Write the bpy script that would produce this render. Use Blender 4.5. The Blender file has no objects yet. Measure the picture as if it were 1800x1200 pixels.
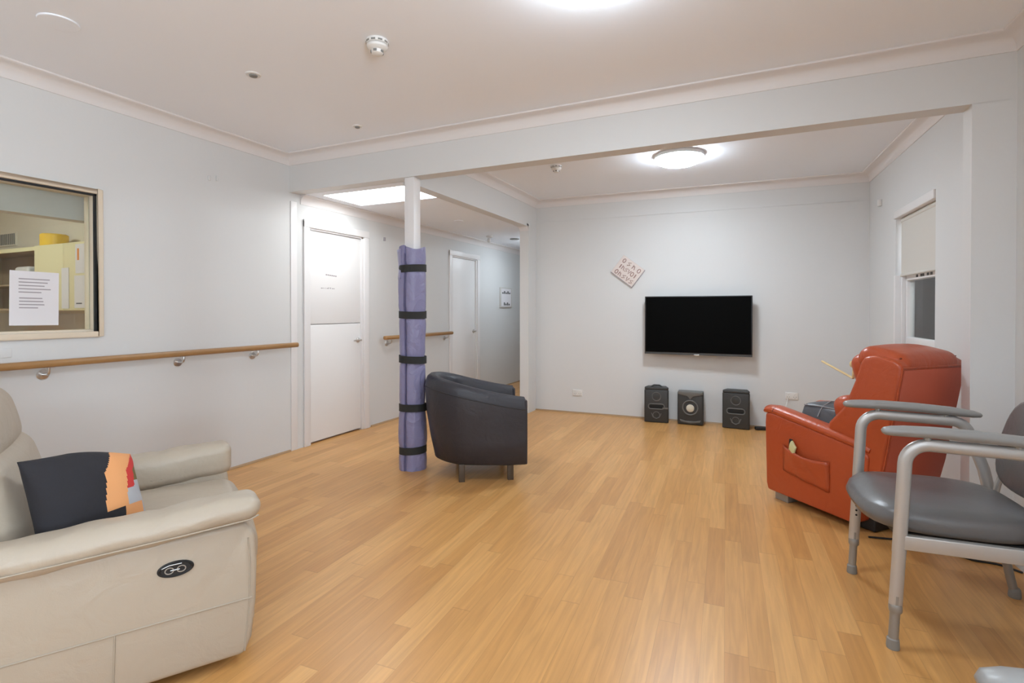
import bpy, bmesh, math, random
from mathutils import Vector, Matrix, noise
random.seed(7)
scene = bpy.context.scene
COL = scene.collection
PI = math.pi
R = math.radians

# ------------------------------------------------------------------ materials
def srgb(r, g, b):
    def c(v):
        v /= 255.0
        return v / 12.92 if v <= .04045 else ((v + .055) / 1.055) ** 2.4
    return (c(r), c(g), c(b), 1)

def mat(name, col, rough=.5, metal=0., bump=0., bscale=40., var=0., vscale=3., spec=.5, coat=0.):
    m = bpy.data.materials.new(name); m.use_nodes = True
    nt = m.node_tree; b = nt.nodes['Principled BSDF']
    b.inputs['Base Color'].default_value = col
    b.inputs['Roughness'].default_value = rough
    b.inputs['Metallic'].default_value = metal
    b.inputs['Specular IOR Level'].default_value = spec
    b.inputs['Coat Weight'].default_value = coat
    tc = nt.nodes.new('ShaderNodeTexCoord')
    if var > 0:
        n = nt.nodes.new('ShaderNodeTexNoise'); n.inputs['Scale'].default_value = vscale; n.inputs['Detail'].default_value = 4
        nt.links.new(tc.outputs['Object'], n.inputs['Vector'])
        mr = nt.nodes.new('ShaderNodeMapRange'); mr.inputs[3].default_value = 1 - var; mr.inputs[4].default_value = 1 + var
        nt.links.new(n.outputs['Fac'], mr.inputs[0])
        mx = nt.nodes.new('ShaderNodeMix'); mx.data_type = 'RGBA'; mx.blend_type = 'MULTIPLY'; mx.inputs[0].default_value = 1
        mx.inputs[6].default_value = col
        nt.links.new(mr.outputs[0], mx.inputs[7]); nt.links.new(mx.outputs[2], b.inputs['Base Color'])
    if bump > 0:
        n2 = nt.nodes.new('ShaderNodeTexNoise'); n2.inputs['Scale'].default_value = bscale; n2.inputs['Detail'].default_value = 5
        nt.links.new(tc.outputs['Object'], n2.inputs['Vector'])
        bp = nt.nodes.new('ShaderNodeBump'); bp.inputs['Strength'].default_value = bump; bp.inputs['Distance'].default_value = .01
        nt.links.new(n2.outputs['Fac'], bp.inputs['Height']); nt.links.new(bp.outputs[0], b.inputs['Normal'])
    return m

def leather(name, col, rough, wr=.25, var=.06):
    """leather: fine grain plus broad soft creases"""
    m = mat(name, col, rough, var=var, vscale=5)
    nt = m.node_tree; b = nt.nodes['Principled BSDF']
    tc = nt.nodes.new('ShaderNodeTexCoord')
    n1 = nt.nodes.new('ShaderNodeTexNoise'); n1.inputs['Scale'].default_value = 9; n1.inputs['Detail'].default_value = 3; n1.inputs['Distortion'].default_value = 1.2
    n2 = nt.nodes.new('ShaderNodeTexVoronoi'); n2.inputs['Scale'].default_value = 260
    for n in (n1, n2): nt.links.new(tc.outputs['Object'], n.inputs['Vector'])
    b1 = nt.nodes.new('ShaderNodeBump'); b1.inputs['Strength'].default_value = wr; b1.inputs['Distance'].default_value = .02
    b2 = nt.nodes.new('ShaderNodeBump'); b2.inputs['Strength'].default_value = .08; b2.inputs['Distance'].default_value = .002
    nt.links.new(n1.outputs['Fac'], b1.inputs['Height']); nt.links.new(n2.outputs['Distance'], b2.inputs['Height'])
    nt.links.new(b1.outputs[0], b2.inputs['Normal']); nt.links.new(b2.outputs[0], b.inputs['Normal'])
    return m

def emis(name, col, s):
    m = bpy.data.materials.new(name); m.use_nodes = True
    b = m.node_tree.nodes['Principled BSDF']
    b.inputs['Base Color'].default_value = (.9, .9, .9, 1)
    b.inputs['Emission Color'].default_value = col; b.inputs['Emission Strength'].default_value = s
    return m

def glass(name, tint, refl=.12):
    m = bpy.data.materials.new(name); m.use_nodes = True
    nt = m.node_tree; nt.nodes.clear()
    o = nt.nodes.new('ShaderNodeOutputMaterial'); t = nt.nodes.new('ShaderNodeBsdfTransparent'); g = nt.nodes.new('ShaderNodeBsdfGlossy')
    t.inputs[0].default_value = tint; g.inputs['Roughness'].default_value = .02; g.inputs[0].default_value = (1, 1, 1, 1)
    lw = nt.nodes.new('ShaderNodeFresnel'); lw.inputs[0].default_value = 1.45
    mx = nt.nodes.new('ShaderNodeMixShader')
    nt.links.new(lw.outputs[0], mx.inputs[0]); nt.links.new(t.outputs[0], mx.inputs[1]); nt.links.new(g.outputs[0], mx.inputs[2])
    nt.links.new(mx.outputs[0], o.inputs[0])
    return m

def floor_mat():
    m = bpy.data.materials.new('beech_strip_laminate'); m.use_nodes = True
    nt = m.node_tree; N = nt.nodes; Lk = nt.links; b = N['Principled BSDF']
    tc = N.new('ShaderNodeTexCoord'); mp = N.new('ShaderNodeMapping'); mp.inputs['Rotation'].default_value = (0, 0, R(-2.6))
    Lk.new(tc.outputs['Object'], mp.inputs[0])
    sx = N.new('ShaderNodeSeparateXYZ'); Lk.new(mp.outputs[0], sx.inputs[0])
    def mth(op, a, bb=None, c=None):
        n = N.new('ShaderNodeMath'); n.operation = op
        for i, v in enumerate((a, bb, c)):
            if v is None: continue
            if isinstance(v, (int, float)): n.inputs[i].default_value = v
            else: Lk.new(v, n.inputs[i])
        return n.outputs[0]
    xr = mth('DIVIDE', sx.outputs[0], .082)
    row = mth('FLOOR', xr); fx = mth('FRACT', xr)
    wn = N.new('ShaderNodeTexWhiteNoise'); wn.noise_dimensions = '1D'; Lk.new(row, wn.inputs['W'])
    ln = mth('MULTIPLY_ADD', wn.outputs['Value'], .40, .78)
    ys = mth('ADD', mth('DIVIDE', sx.outputs[1], ln), mth('MULTIPLY', wn.outputs['Value'], 37.7))
    idx = mth('FLOOR', ys); fy = mth('FRACT', ys)
    cv = N.new('ShaderNodeCombineXYZ'); Lk.new(row, cv.inputs[0]); Lk.new(idx, cv.inputs[1])
    wn2 = N.new('ShaderNodeTexWhiteNoise'); wn2.noise_dimensions = '2D'; Lk.new(cv.outputs[0], wn2.inputs['Vector'])
    cr = N.new('ShaderNodeValToRGB'); e = cr.color_ramp.elements
    e[0].position = 0; e[0].color = FL[0]
    e[1].position = 1; e[1].color = FL[3]
    a = e.new(.35); a.color = FL[1]
    a = e.new(.7); a.color = FL[2]
    Lk.new(wn2.outputs['Value'], cr.inputs[0])
    # grain: stretched along the strip, shifted per plank
    gv = N.new('ShaderNodeCombineXYZ')
    Lk.new(mth('MULTIPLY', sx.outputs[0], 42), gv.inputs[0])
    Lk.new(mth('MULTIPLY_ADD', sx.outputs[1], 2.6, mth('MULTIPLY', wn2.outputs['Value'], 50)), gv.inputs[1])
    g = N.new('ShaderNodeTexNoise'); g.inputs['Scale'].default_value = 1; g.inputs['Detail'].default_value = 5; g.inputs['Distortion'].default_value = .8
    Lk.new(gv.outputs[0], g.inputs['Vector'])
    gr = N.new('ShaderNodeMapRange'); gr.inputs[1].default_value = .3; gr.inputs[2].default_value = .7; gr.inputs[3].default_value = .86; gr.inputs[4].default_value = 1.08
    Lk.new(g.outputs['Fac'], gr.inputs[0])
    # joints
    jx = mth('GREATER_THAN', mth('ABSOLUTE', mth('SUBTRACT', fx, .5)), .487)
    jy = mth('GREATER_THAN', mth('ABSOLUTE', mth('SUBTRACT', fy, .5)), .4975)
    j = mth('SUBTRACT', 1.0, mth('MULTIPLY', mth('MAXIMUM', jx, jy), .16))
    fac = mth('MULTIPLY', gr.outputs[0], j)
    mx = N.new('ShaderNodeMix'); mx.data_type = 'RGBA'; mx.blend_type = 'MULTIPLY'; mx.inputs[0].default_value = 1
    Lk.new(cr.outputs[0], mx.inputs[6]); Lk.new(fac, mx.inputs[7])
    Lk.new(mx.outputs[2], b.inputs['Base Color'])
    b.inputs['Roughness'].default_value = .33; b.inputs['Specular IOR Level'].default_value = .5
    bp = N.new('ShaderNodeBump'); bp.inputs['Strength'].default_value = .05; bp.inputs['Distance'].default_value = .003
    Lk.new(g.outputs['Fac'], bp.inputs['Height']); Lk.new(bp.outputs[0], b.inputs['Normal'])
    return m

FL = [(.53, .262, .083, 1), (.58, .297, .097, 1), (.61, .318, .107, 1), (.65, .352, .125, 1)]
M = {}
M['floor'] = floor_mat()
M['wall'] = mat('lilac_white_wall_paint', (.66, .662, .658, 1), .55, bump=.04, bscale=60, var=.012, vscale=1.3)
M['ceiling'] = mat('warm_white_ceiling_paint', (.87, .91, .975, 1), .7, bump=.03, bscale=50)
M['cornice'] = mat('white_cornice_paint', (.74, .71, .70, 1), .5)
M['gloss'] = mat('white_gloss_paint', (.76, .745, .745, 1), .35)
M['door'] = mat('white_door_paint', (.80, .79, .785, 1), .38)
M['rail'] = mat('oak_rail_varnish', (.36, .195, .075, 1), .35, var=.12, vscale=14)
M['quad'] = mat('timber_quad', (.36, .22, .11, 1), .5, var=.1)
M['chrome'] = mat('satin_steel', (.62, .60, .58, 1), .28, 1.0)
M['cream_frame'] = mat('cream_frame_paint', (.70, .60, .47, 1), .45)
M['black'] = mat('black_rubber', (.012, .012, .013, 1), .55)
M['plastic_w'] = mat('white_plastic', (.74, .73, .71, 1), .4)
M['plastic_shadow'] = mat('grey_vent_plastic', (.20, .20, .19, 1), .6)
M['cream'] = leather('cream_leather', (.44, .375, .295, 1), .42, .22, .035)
M['cream_seam'] = mat('cream_stitching', (.40, .345, .27, 1), .7)
M['red'] = leather('rust_red_vinyl', (.44, .074, .021, 1), .34, .22, .05)
M['red_back'] = leather('rust_red_back_cloth', (.60, .125, .065, 1), .6, .08, .05)
M['red_dark'] = mat('dark_red_piping', (.22, .045, .018, 1), .5)
M['tub'] = leather('charcoal_leather', (.029, .028, .036, 1), .45, .22, .08)
M['tub_seam'] = mat('charcoal_piping', (.02, .02, .024, 1), .5)
M['tub_leg'] = mat('dark_timber_leg', (.07, .05, .035, 1), .35, coat=.3)
M['mat'] = leather('violet_blue_vinyl', (.235, .225, .375, 1), .40, .8, .07)
M['mat_in'] = leather('violet_blue_vinyl_inner', (.28, .265, .42, 1), .4, .5, .07)
M['mat_edge'] = mat('violet_blue_piping', (.10, .095, .20, 1), .5)
M['strap'] = mat('black_webbing', (.022, .023, .022, 1), .8, bump=.3, bscale=300)
M['alu'] = mat('silver_powder_coat', (.52, .505, .485, 1), .36, .55)
M['alu_in'] = mat('grey_adjustment_tube', (.33, .32, .30, 1), .4, .5)
M['rubber_g'] = mat('grey_rubber_foot', (.24, .23, .21, 1), .6)
M['arm_g'] = mat('grey_moulded_arm', (.27, .265, .255, 1), .36)
M['vinyl_g'] = leather('grey_vinyl', (.128, .123, .122, 1), .33, .10, .04)
M['screen'] = mat('black_screen', (.0015, .0015, .0015, 1), .5, spec=.05)
M['bezel'] = mat('black_bezel', (.02, .02, .021, 1), .35)
M['bezel_l'] = mat('dark_grey_bezel', (.055, .055, .055, 1), .4)
M['silver'] = mat('silver_trim', (.55, .55, .54, 1), .3, .8)
M['spk'] = mat('charcoal_speaker_body', (.035, .035, .034, 1), .5)
M['spk_l'] = mat('grey_speaker_ring', (.13, .128, .12, 1), .4)
M['cone'] = mat('pale_speaker_cone', (.62, .58, .48, 1), .4)
M['paper'] = mat('white_paper', (.74, .72, .74, 1), .8)
M['ink'] = mat('grey_ink', (.34, .31, .33, 1), .8)
M['ink_d'] = mat('dark_ink', (.12, .12, .12, 1), .8)
M['plaque'] = mat('cream_plaque', (.70, .62, .58, 1), .7)
M['plaque_ink'] = mat('brown_pink_lettering', (.40, .26, .23, 1), .7)
M['pic_frame'] = mat('pale_frame', (.55, .53, .50, 1), .5)
M['lamp'] = emis('opal_lamp', (.83, .945, 1.04, 1), 34)
M['fill_corridor'] = emis('corridor_fill_glow', (.83, .945, 1.04, 1), 20)  # glow of the added corridor fill lamp
M['lamp_far'] = emis('opal_lamp_bright', (.83, .945, 1.04, 1), 62)
M['fill_office'] = emis('office_fill_glow', (.95, 1, .97, 1), 48)  # glow of the two added office fill lamps
M['lamp_rim'] = mat('lamp_rim_white', (.7, .7, .7, 1), .4)
M['sky'] = emis('skylight_diffuser', (.93, .98, 1.0, 1), 7.5)
M['glass'] = glass('clear_glass', (.95, .97, .95, 1))
M['blind'] = mat('cream_blind_cloth', (.60, .575, .53, 1), .8)
M['cab'] = mat('pale_yellow_laminate', (.78, .72, .45, 1), .4)
M['cab_in'] = mat('brown_shelf_inside', (.36, .27, .17, 1), .6)
M['office'] = mat('office_wall_beige', (.74, .69, .58, 1), .7)
M['yellow'] = mat('yellow_plastic', (.85, .55, .05, 1), .4)
M['green'] = mat('lime_green_card', (.35, .5, .08, 1), .6)
M['orange'] = mat('orange_card', (.75, .25, .03, 1), .6)
M['outside'] = mat('outside_fence', (.50, .49, .45, 1), .8, var=.1)
M['cushion_g'] = leather('slate_cushion_vinyl', (.075, .078, .088, 1), .4, .15, .05)
M['cushion_p'] = mat('pale_piping', (.30, .30, .31, 1), .6)
M['packet'] = mat('yellow_wrapper', (.62, .60, .32, 1), .4)
M['wood_pale'] = mat('pale_pine', (.72, .55, .28, 1), .5)
M['hole'] = mat('hole_black', (.008, .008, .008, 1), .8)
M['pil_black'] = mat('black_cotton', (.016, .015, .019, 1), .85, bump=.2, bscale=60)
M['pil_orange'] = mat('apricot_cotton', (.72, .33, .13, 1), .85)
M['pil_red'] = mat('red_cotton', (.55, .035, .03, 1), .85)
M['pil_olive'] = mat('olive_cotton', (.16, .12, .04, 1), .85)
M['pil_grey'] = mat('grey_cotton', (.42, .42, .44, 1), .85)

# ------------------------------------------------------------------ mesh tools
class MB:
    def __init__(s, M4=None): s.v = []; s.f = []; s.M = M4 or Matrix()
    def add(s, vs, fs):
        n = len(s.v); s.v += [s.M @ Vector(v) for v in vs]; s.f += [[i + n for i in f] for f in fs]; return s
    def box(s, x0, x1, y0, y1, z0, z1):
        return s.add([(x, y, z) for x in (x0, x1) for y in (y0, y1) for z in (z0, z1)],
                     [(0, 1, 3, 2), (4, 6, 7, 5), (0, 4, 5, 1), (2, 3, 7, 6), (0, 2, 6, 4), (1, 5, 7, 3)])
    def prism(s, pts, a, b, axis='z'):
        n = len(pts)
        def mk(p, h):
            return {'z': (p[0], p[1], h), 'y': (p[0], h, p[1]), 'x': (h, p[0], p[1])}[axis]
        vs = [mk(p, a) for p in pts] + [mk(p, b) for p in pts]
        fs = [list(range(n))[::-1], list(range(n, 2 * n))] + [(i, (i + 1) % n, n + (i + 1) % n, n + i) for i in range(n)]
        return s.add(vs, fs)
    def loft(s, rings, closed=True, caps=True, loop=False):
        n = len(rings[0]); vs = [p for r in rings for p in r]; fs = []
        k = len(rings)
        for i in range(k if loop else k - 1):
            a = i * n; b = ((i + 1) % k) * n
            for j in range(n if closed else n - 1):
                fs.append((a + j, a + (j + 1) % n, b + (j + 1) % n, b + j))
        if caps and not loop:
            fs.append(list(range(n))[::-1]); fs.append(list(range((k - 1) * n, k * n)))
        return s.add(vs, fs)
    def tube(s, path, r, n=12, ry=None, loop=False, caps=True):
        P = [Vector(p) for p in path]; k = len(P); rings = []; up = None
        for i in range(k):
            if loop: t = (P[(i + 1) % k] - P[i - 1])
            else: t = P[min(i + 1, k - 1)] - P[max(i - 1, 0)]
            t.normalize()
            if up is None:
                up = Vector((0, 0, 1)) if abs(t.z) < .9 else Vector((0, 1, 0))
            a = t.cross(up)
            if a.length < 1e-5: a = t.cross(Vector((1, 0, 0)))
            a.normalize(); up = a.cross(t).normalized()
            rr = r[i] if isinstance(r, (list, tuple)) else r
            rb = rr if ry is None else (ry[i] if isinstance(ry, (list, tuple)) else ry)
            rings.append([P[i] + a * (rr * math.cos(2 * PI * j / n)) + up * (rb * math.sin(2 * PI * j / n)) for j in range(n)])
        return s.loft(rings, caps=caps, loop=loop)
    def lathe(s, prof, c=(0, 0, 0), n=32, axis='z'):
        rings = []
        for r, h in prof:
            ring = []
            for j in range(n):
                a = 2 * PI * j / n; x, y = r * math.cos(a), r * math.sin(a)
                p = {'z': (x, y, h), 'y': (x, h, -y), 'x': (h, x, y)}[axis]
                ring.append(Vector(p) + Vector(c))
            rings.append(ring)
        return s.loft(rings)
    def rbox(s, size, c=(0, 0, 0), r=.02, k=4, n=5, puff=(0, 0, 0), rot=None, fn=None):
        h = [x / 2 for x in size]; r = min(r, min(h) * .999)
        def ax(hh):
            L = [hh - r + r * math.tan(i / k * PI / 4) for i in range(k + 1)]
            inn = [-(hh - r) + 2 * (hh - r) * i / n for i in range(1, n)] if hh - r > 1e-5 else []
            return [-x for x in L[::-1]] + inn + L
        A = [ax(x) for x in h]
        def mp(p):
            q = Vector([max(-(h[i] - r), min(h[i] - r, p[i])) for i in range(3)]); d = Vector(p) - q
            v = q + d.normalized() * r if d.length > 1e-9 else Vector(p)
            u = [v[i] / h[i] for i in range(3)]
            o = v.copy()
            for i in range(3):
                if puff[i]:
                    j, l = [a for a in range(3) if a != i]
                    o[i] += puff[i] * (1 if u[i] > 0 else -1) * min(1, abs(u[i]) * 1.2) * max(0, 1 - u[j] ** 2) * max(0, 1 - u[l] ** 2)
            if fn: o = fn(o)
            if rot: o = rot @ o
            return o + Vector(c)
        for i in range(3):
            j, l = (i + 1) % 3, (i + 2) % 3
            for sg in (-1, 1):
                vs = []; fs = []; nj, nl = len(A[j]), len(A[l])
                for a in A[j]:
                    for b in A[l]:
                        p = [0, 0, 0]; p[i] = sg * h[i]; p[j] = a; p[l] = b; vs.append(mp(p))
                for a in range(nj - 1):
                    for b in range(nl - 1):
                        q = (a * nl + b, (a + 1) * nl + b, (a + 1) * nl + b + 1, a * nl + b + 1)
                        fs.append(q if sg > 0 else q[::-1])
                s.add(vs, fs)
        return s
    def build_each(s, name, m, parent=None, **k):
        """every separate piece becomes an object of its own"""
        p = list(range(len(s.v)))
        def fd(i):
            while p[i] != i: p[i] = p[p[i]]; i = p[i]
            return i
        for f in s.f:
            for i in f[1:]: p[fd(i)] = fd(f[0])
        grp = {}
        for f in s.f: grp.setdefault(fd(f[0]), []).append(f)
        out = []
        for fs in grp.values():
            used = sorted({i for f in fs for i in f}); mp = {o: n for n, o in enumerate(used)}
            q = MB(); q.v = [s.v[i] for i in used]; q.f = [[mp[i] for i in f] for f in fs]; out.append(q.build(name, m, parent, **k))
        return out
    def build(s, name, m, parent=None, smooth=True, bevel=0, seg=3, angle=35, sub=0):
        bm = bmesh.new(); bv = [bm.verts.new(v) for v in s.v]
        for f in s.f:
            try: bm.faces.new([bv[i] for i in f])
            except ValueError: pass
        bmesh.ops.remove_doubles(bm, verts=bm.verts, dist=1e-5)
        bmesh.ops.recalc_face_normals(bm, faces=bm.faces)
        if bevel:
            ed = [e for e in bm.edges if e.is_manifold and e.calc_face_angle(0) > R(25)]
            bmesh.ops.bevel(bm, geom=ed, offset=bevel, segments=seg, profile=.5, affect='EDGES', clamp_overlap=True)
        me = bpy.data.meshes.new(name); bm.to_mesh(me); bm.free()
        if smooth:
            me.polygons.foreach_set('use_smooth', [True] * len(me.polygons)); me.set_sharp_from_angle(angle=R(angle))
        me.materials.append(m)
        o = bpy.data.objects.new(name, me); COL.objects.link(o)
        if parent: o.parent = parent
        if sub:
            md = o.modifiers.new('sub', 'SUBSURF'); md.levels = sub; md.render_levels = sub
        return o

def fillet(pts, r, n=6):
    P = [Vector(p) for p in pts]; out = [P[0]]
    for i in range(1, len(P) - 1):
        rr = r[min(i - 1, len(r) - 1)] if isinstance(r, (list, tuple)) else r
        a, b, c = P[i - 1], P[i], P[i + 1]; u = (a - b).normalized(); v = (c - b).normalized()
        th = u.angle(v)
        if th > PI - .02: out.append(b); continue
        d = min(rr / math.tan(th / 2), .49 * (a - b).length, .49 * (c - b).length); rr = d * math.tan(th / 2)
        ctr = b + (u + v).normalized() * (rr / math.sin(th / 2)); s0 = b + u * d; s1 = b + v * d
        e0 = (s0 - ctr); e1 = (s1 - ctr); om = e0.angle(e1)
        for k in range(n + 1):
            t = k / n
            out.append(ctr + (e0 * math.sin((1 - t) * om) + e1 * math.sin(t * om)) / math.sin(om))
    out.append(P[-1]); return out

def tag(o, label, cat, group=None):
    o['label'] = label; o['category'] = cat
    if group: o['group'] = group
    return o
def thing(name, label, cat, loc=(0, 0, 0), rz=0, group=None):
    o = bpy.data.objects.new(name, None); COL.objects.link(o); o.empty_display_size = .1
    o.location = loc; o.rotation_euler = (0, 0, rz)
    return tag(o, label, cat, group)
def st(o, label=None):
    o['kind'] = 'structure'
    if label: o['label'] = label
    return o
def kids(o): return [c for c in COL.objects if c.parent == o]
def copy_tree(o, parent=None):
    c = o.copy(); COL.objects.link(c); c.parent = parent
    for ch in kids(o): copy_tree(ch, c)
    return c
def sweep(name, path, prof, m, left=True):
    """run a wall profile (offset into the room, height) along a floor-plan path with mitred corners"""
    P = [Vector((p[0], p[1])) for p in path]; rings = []
    def nrm(a, b):
        d = (b - a).normalized(); return Vector((-d.y, d.x)) if left else Vector((d.y, -d.x))
    for i, p in enumerate(P):
        if i == 0: n = nrm(P[0], P[1])
        elif i == len(P) - 1: n = nrm(P[-2], P[-1])
        else:
            a, b = nrm(P[i - 1], p), nrm(p, P[i + 1]); n = (a + b) / (1 + a.dot(b))
        rings.append([(p.x + n.x * o, p.y + n.y * o, z) for o, z in prof])
    return MB().loft(rings).build(name, m)

def wall_grid(mb, axis, lo, hi, u0, u1, z0, z1, holes):
    """slab with rectangular openings; axis 'x': slab lo..hi in x, runs along y"""
    us = sorted(set([u0, u1] + [h[i] for h in holes for i in (0, 1)])); zs = sorted(set([z0, z1] + [h[i] for h in holes for i in (2, 3)]))
    for a, b in zip(us, us[1:]):
        col = []
        for c, d in zip(zs, zs[1:]):
            if any(h[0] <= a and b <= h[1] and h[2] <= c and d <= h[3] for h in holes): continue
            if col and col[-1][1] == c: col[-1][1] = d
            else: col.append([c, d])
        for c, d in col:
            if axis == 'x': mb.box(lo, hi, a, b, c, d)
            else: mb.box(a, b, lo, hi, c, d)
    return mb

# ------------------------------------------------------------------ the room shell
XL, YB, ZC, ZB = -3.74, 3.39, 2.62, 2.30
YREAR = -2.7
st(MB().box(-9.2, 2.6, -2.9, 10.2, -.06, 0).build('floor', M['floor'], smooth=False))
# left wall with the office window and the two corridor doors
WIN = (.72, 1.89, 1.125, 1.982)
D1 = (3.60, 4.37, 0, 2.03); D2 = (6.12, 6.86, 0, 2.01)
st(wall_grid(MB(), 'x', XL - .12, XL, YREAR, 10.0, 0, ZC, [WIN, D1, D2]).build('wall_left', M['wall'], smooth=False))
# right wall: slightly off square, runs from the far right corner towards the camera
XR, YR0 = 1.05, 6.24
A = Vector((1.047, YR0)); dR = Vector((.0447, -.999)).normalized(); angR = math.atan2(dR.y, dR.x)
MR = Matrix.Translation((A.x, A.y, 0)) @ Matrix.Rotation(angR, 4, 'Z')      # local x runs along the wall, local y points out of the room (left of travel)
# window of the far room: local x .87..1.77
RW = (.872, 1.776, .86, 2.035)
RGAP = (6.35, 8.55, .85, 2.25)       # unseen opening added to let fill light in, beside and behind the viewpoint
w = MB(MR); wall_grid(w, 'y', 0, .14, -.3, 9.0, 0, ZC, [RW, RGAP]); st(w.build('wall_right', M['wall'], smooth=False))
# back wall, beam + pier, corridor walls, rear wall
st(MB().prism([(-2.50, 6.10), (1.3, 6.245), (1.3, 6.40), (-2.50, 6.40)], 0, ZC).build('wall_back', M['wall'], smooth=False))
b = MB(); b.prism([(XL, YB), (1.35, YB), (1.35, YB + .125), (XL, YB + .125)], ZB, ZC); b.prism([(1.0, YB), (1.35, YB), (1.35, YB + .125), (1.0, YB + .125)], 0, ZB + .001)
st(b.build('wall_middle', M['wall'], smooth=False))
b = MB().box(-2.60, -2.485, YB + .125, 5.86, ZB - .03, ZC)
b.box(-2.60, -2.485, 5.86, 10.0, 0, ZC)
st(b.build('wall_corridor', M['wall'], smooth=False))
st(MB().box(-3.9, -2.4, 9.9, 10.05, 0, ZC).build('wall_end', M['wall'], smooth=False))
st(wall_grid(MB(), 'y', YREAR - .14, YREAR, XL - .12, 1.7, 0, ZC, []).build('wall_rear', M['wall'], smooth=False))
st(MB().box(-9.2, 1.7, -2.84, 6.42, ZC, ZC + .08).build('ceiling', M['ceiling'], smooth=False))
SK = (-3.565, -2.655, 3.62, 4.13)
st(wall_grid(MB(), 'y', 0, 1, 0, 1, 0, 1, []) and MB().box(XL, -2.60, YB + .12, 3.62, ZB, ZB + .06).box(XL, -2.60, 4.13, 9.95, ZB, ZB + .06)
   .box(XL, SK[0], 3.62, 4.13, ZB, ZB + .06).box(SK[1], -2.60, 3.62, 4.13, ZB, ZB + .06).build('ceiling_corridor', M['ceiling'], smooth=False))
sk = st(MB().box(SK[0] - .01, SK[1] + .01, 3.61, 4.14, ZB + .012, ZB + .03).build('window_skylight', M['sky'], smooth=False))
# post under the beam
st(MB().box(-2.505, -2.415, 3.40, 3.49, 0, ZB).build('trim_post', M['gloss'], bevel=.004))

cov = [(0, ZC - .088), (.006, ZC - .088), (.008, ZC - .078)] + [(.008 + .062 * (1 - math.cos(t * PI / 12)), ZC - .078 + .062 * math.sin(t * PI / 12)) for t in range(1, 7)] + [(.080, ZC - .012), (.084, ZC - .008), (.084, ZC), (0, ZC)]
prx = lambda y: A.x + dR.x * (y - A.y) / dR.y
st(sweep('trim_cornice_near', [(prx(YREAR), YREAR), (prx(YB), YB), (XL, YB), (XL, YREAR)], cov, M['cornice']))
st(sweep('trim_cornice_far', [(prx(YB + .125), YB + .125), (1.047, 6.235), (-2.485, 6.10), (-2.485, YB + .125)], cov, M['cornice']))
cv2 = [(o * .72, ZB - (ZC - z) * .95) for o, z in cov]
st(sweep('trim_cornice_corridor', [(XL, 9.9), (XL, YB + .125)], cv2, M['cornice'], left=True))
st(sweep('trim_cornice_passage', [(-2.485 + .0, 5.86), (-2.60, 5.86), (-2.60, 9.9)], cv2, M['cornice'], left=True))
# narrow batten on the back wall, corner strip on the left wall, timber quads on the floor line
st(sweep('trim_batten', [(1.045, 6.234), (-2.48, 6.10)], [(0, 2.352), (.006, 2.352), (.006, 2.366), (0, 2.366)], M['wall']))
st(MB().box(XL, XL + .008, 3.40, 3.47, 0, ZB - .075).build('trim_corner', M['gloss'], bevel=.003))
q = [(0, 0), (.016, 0), (.014, .008), (.008, .014), (0, .016)]
st(sweep('baseboard_back', [(1.045, 6.234), (-2.485, 6.10)], q, M['quad']))
st(sweep('baseboard_left', [(XL, YB), (XL, YREAR)], q, M['quad']))
st(sweep('baseboard_corridor', [(XL, 6.04), (XL, 4.47)], q, M['quad']))
st(sweep('baseboard_passage', [(XL, 9.9), (XL, 6.95)], q, M['quad']))

# ------------------------------------------------------------------ doors in the left wall
def door(name, D, split, hy):
    y0, y1, _, zt = D
    r = MB().box(XL - .05, XL - .012, y0 + .03, y1 - .045, .018, split or zt - .03)
    root = st(r.build(name, M['door'], bevel=.003))
    if split: MB().box(XL - .05, XL - .012, y0 + .03, y1 - .045, split + .006, zt - .03).build('upper_leaf', M['door'], root, bevel=.003)
    f = MB().box(XL - .12, XL + .004, y0, y0 + .028, 0, zt).box(XL - .12, XL + .004, y1 - .043, y1, 0, zt).box(XL - .12, XL + .004, y0 + .02, y1 - .02, zt - .028, zt)
    f.build('jamb', M['gloss'], root, bevel=.002)
    MB().box(XL - .119, XL - .051, y0 + .01, y1 - .01, 0, zt).build('leak_backing', M['ink'], root, smooth=False)  # added dark backing, blocks office light leaking through the door gaps
    a = MB().box(XL, XL + .017, y0 - .055, y0 + .012, 0, zt + .05).box(XL, XL + .017, y1 - .012, y1 + .065, 0, zt + .05).box(XL, XL + .02, y0 - .055, y1 + .065, zt - .012, zt + .06)
    a.build('architrave', M['gloss'], root, bevel=.004)
    h = MB().lathe([(.0, -.006), (.026, -.006), (.026, .004), (.02, .008), (.009, .009), (.009, .045), (.0, .046)], (XL - .008, hy, .945), 20, 'x')
    h.tube(fillet([(XL + .034, hy, .945), (XL + .038, hy - .02, .945), (XL + .036, hy - .11, .943)], .01), .008, 10)
    h.build('door_handle', M['chrome'], root)
    return root
d1 = door('door_1', D1, 1.118, 4.285)
door('door_2', D2, None, 6.765)
e = MB()
for i in range(6): e.box(XL - .0125, XL - .011, 3.835 + i * .025, 3.855 + i * .025, 1.592 - i * .0015, 1.603 - i * .0015)
for i in range(8): e.box(XL - .0125, XL - .011, 3.775 + i * .024, 3.792 + i * .024 - (.008 if i % 3 else 0), 1.462, 1.470 + (.006 if i in (4, 5) else 0))
e.build('door_lettering', M['ink'], d1, smooth=False)

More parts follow.
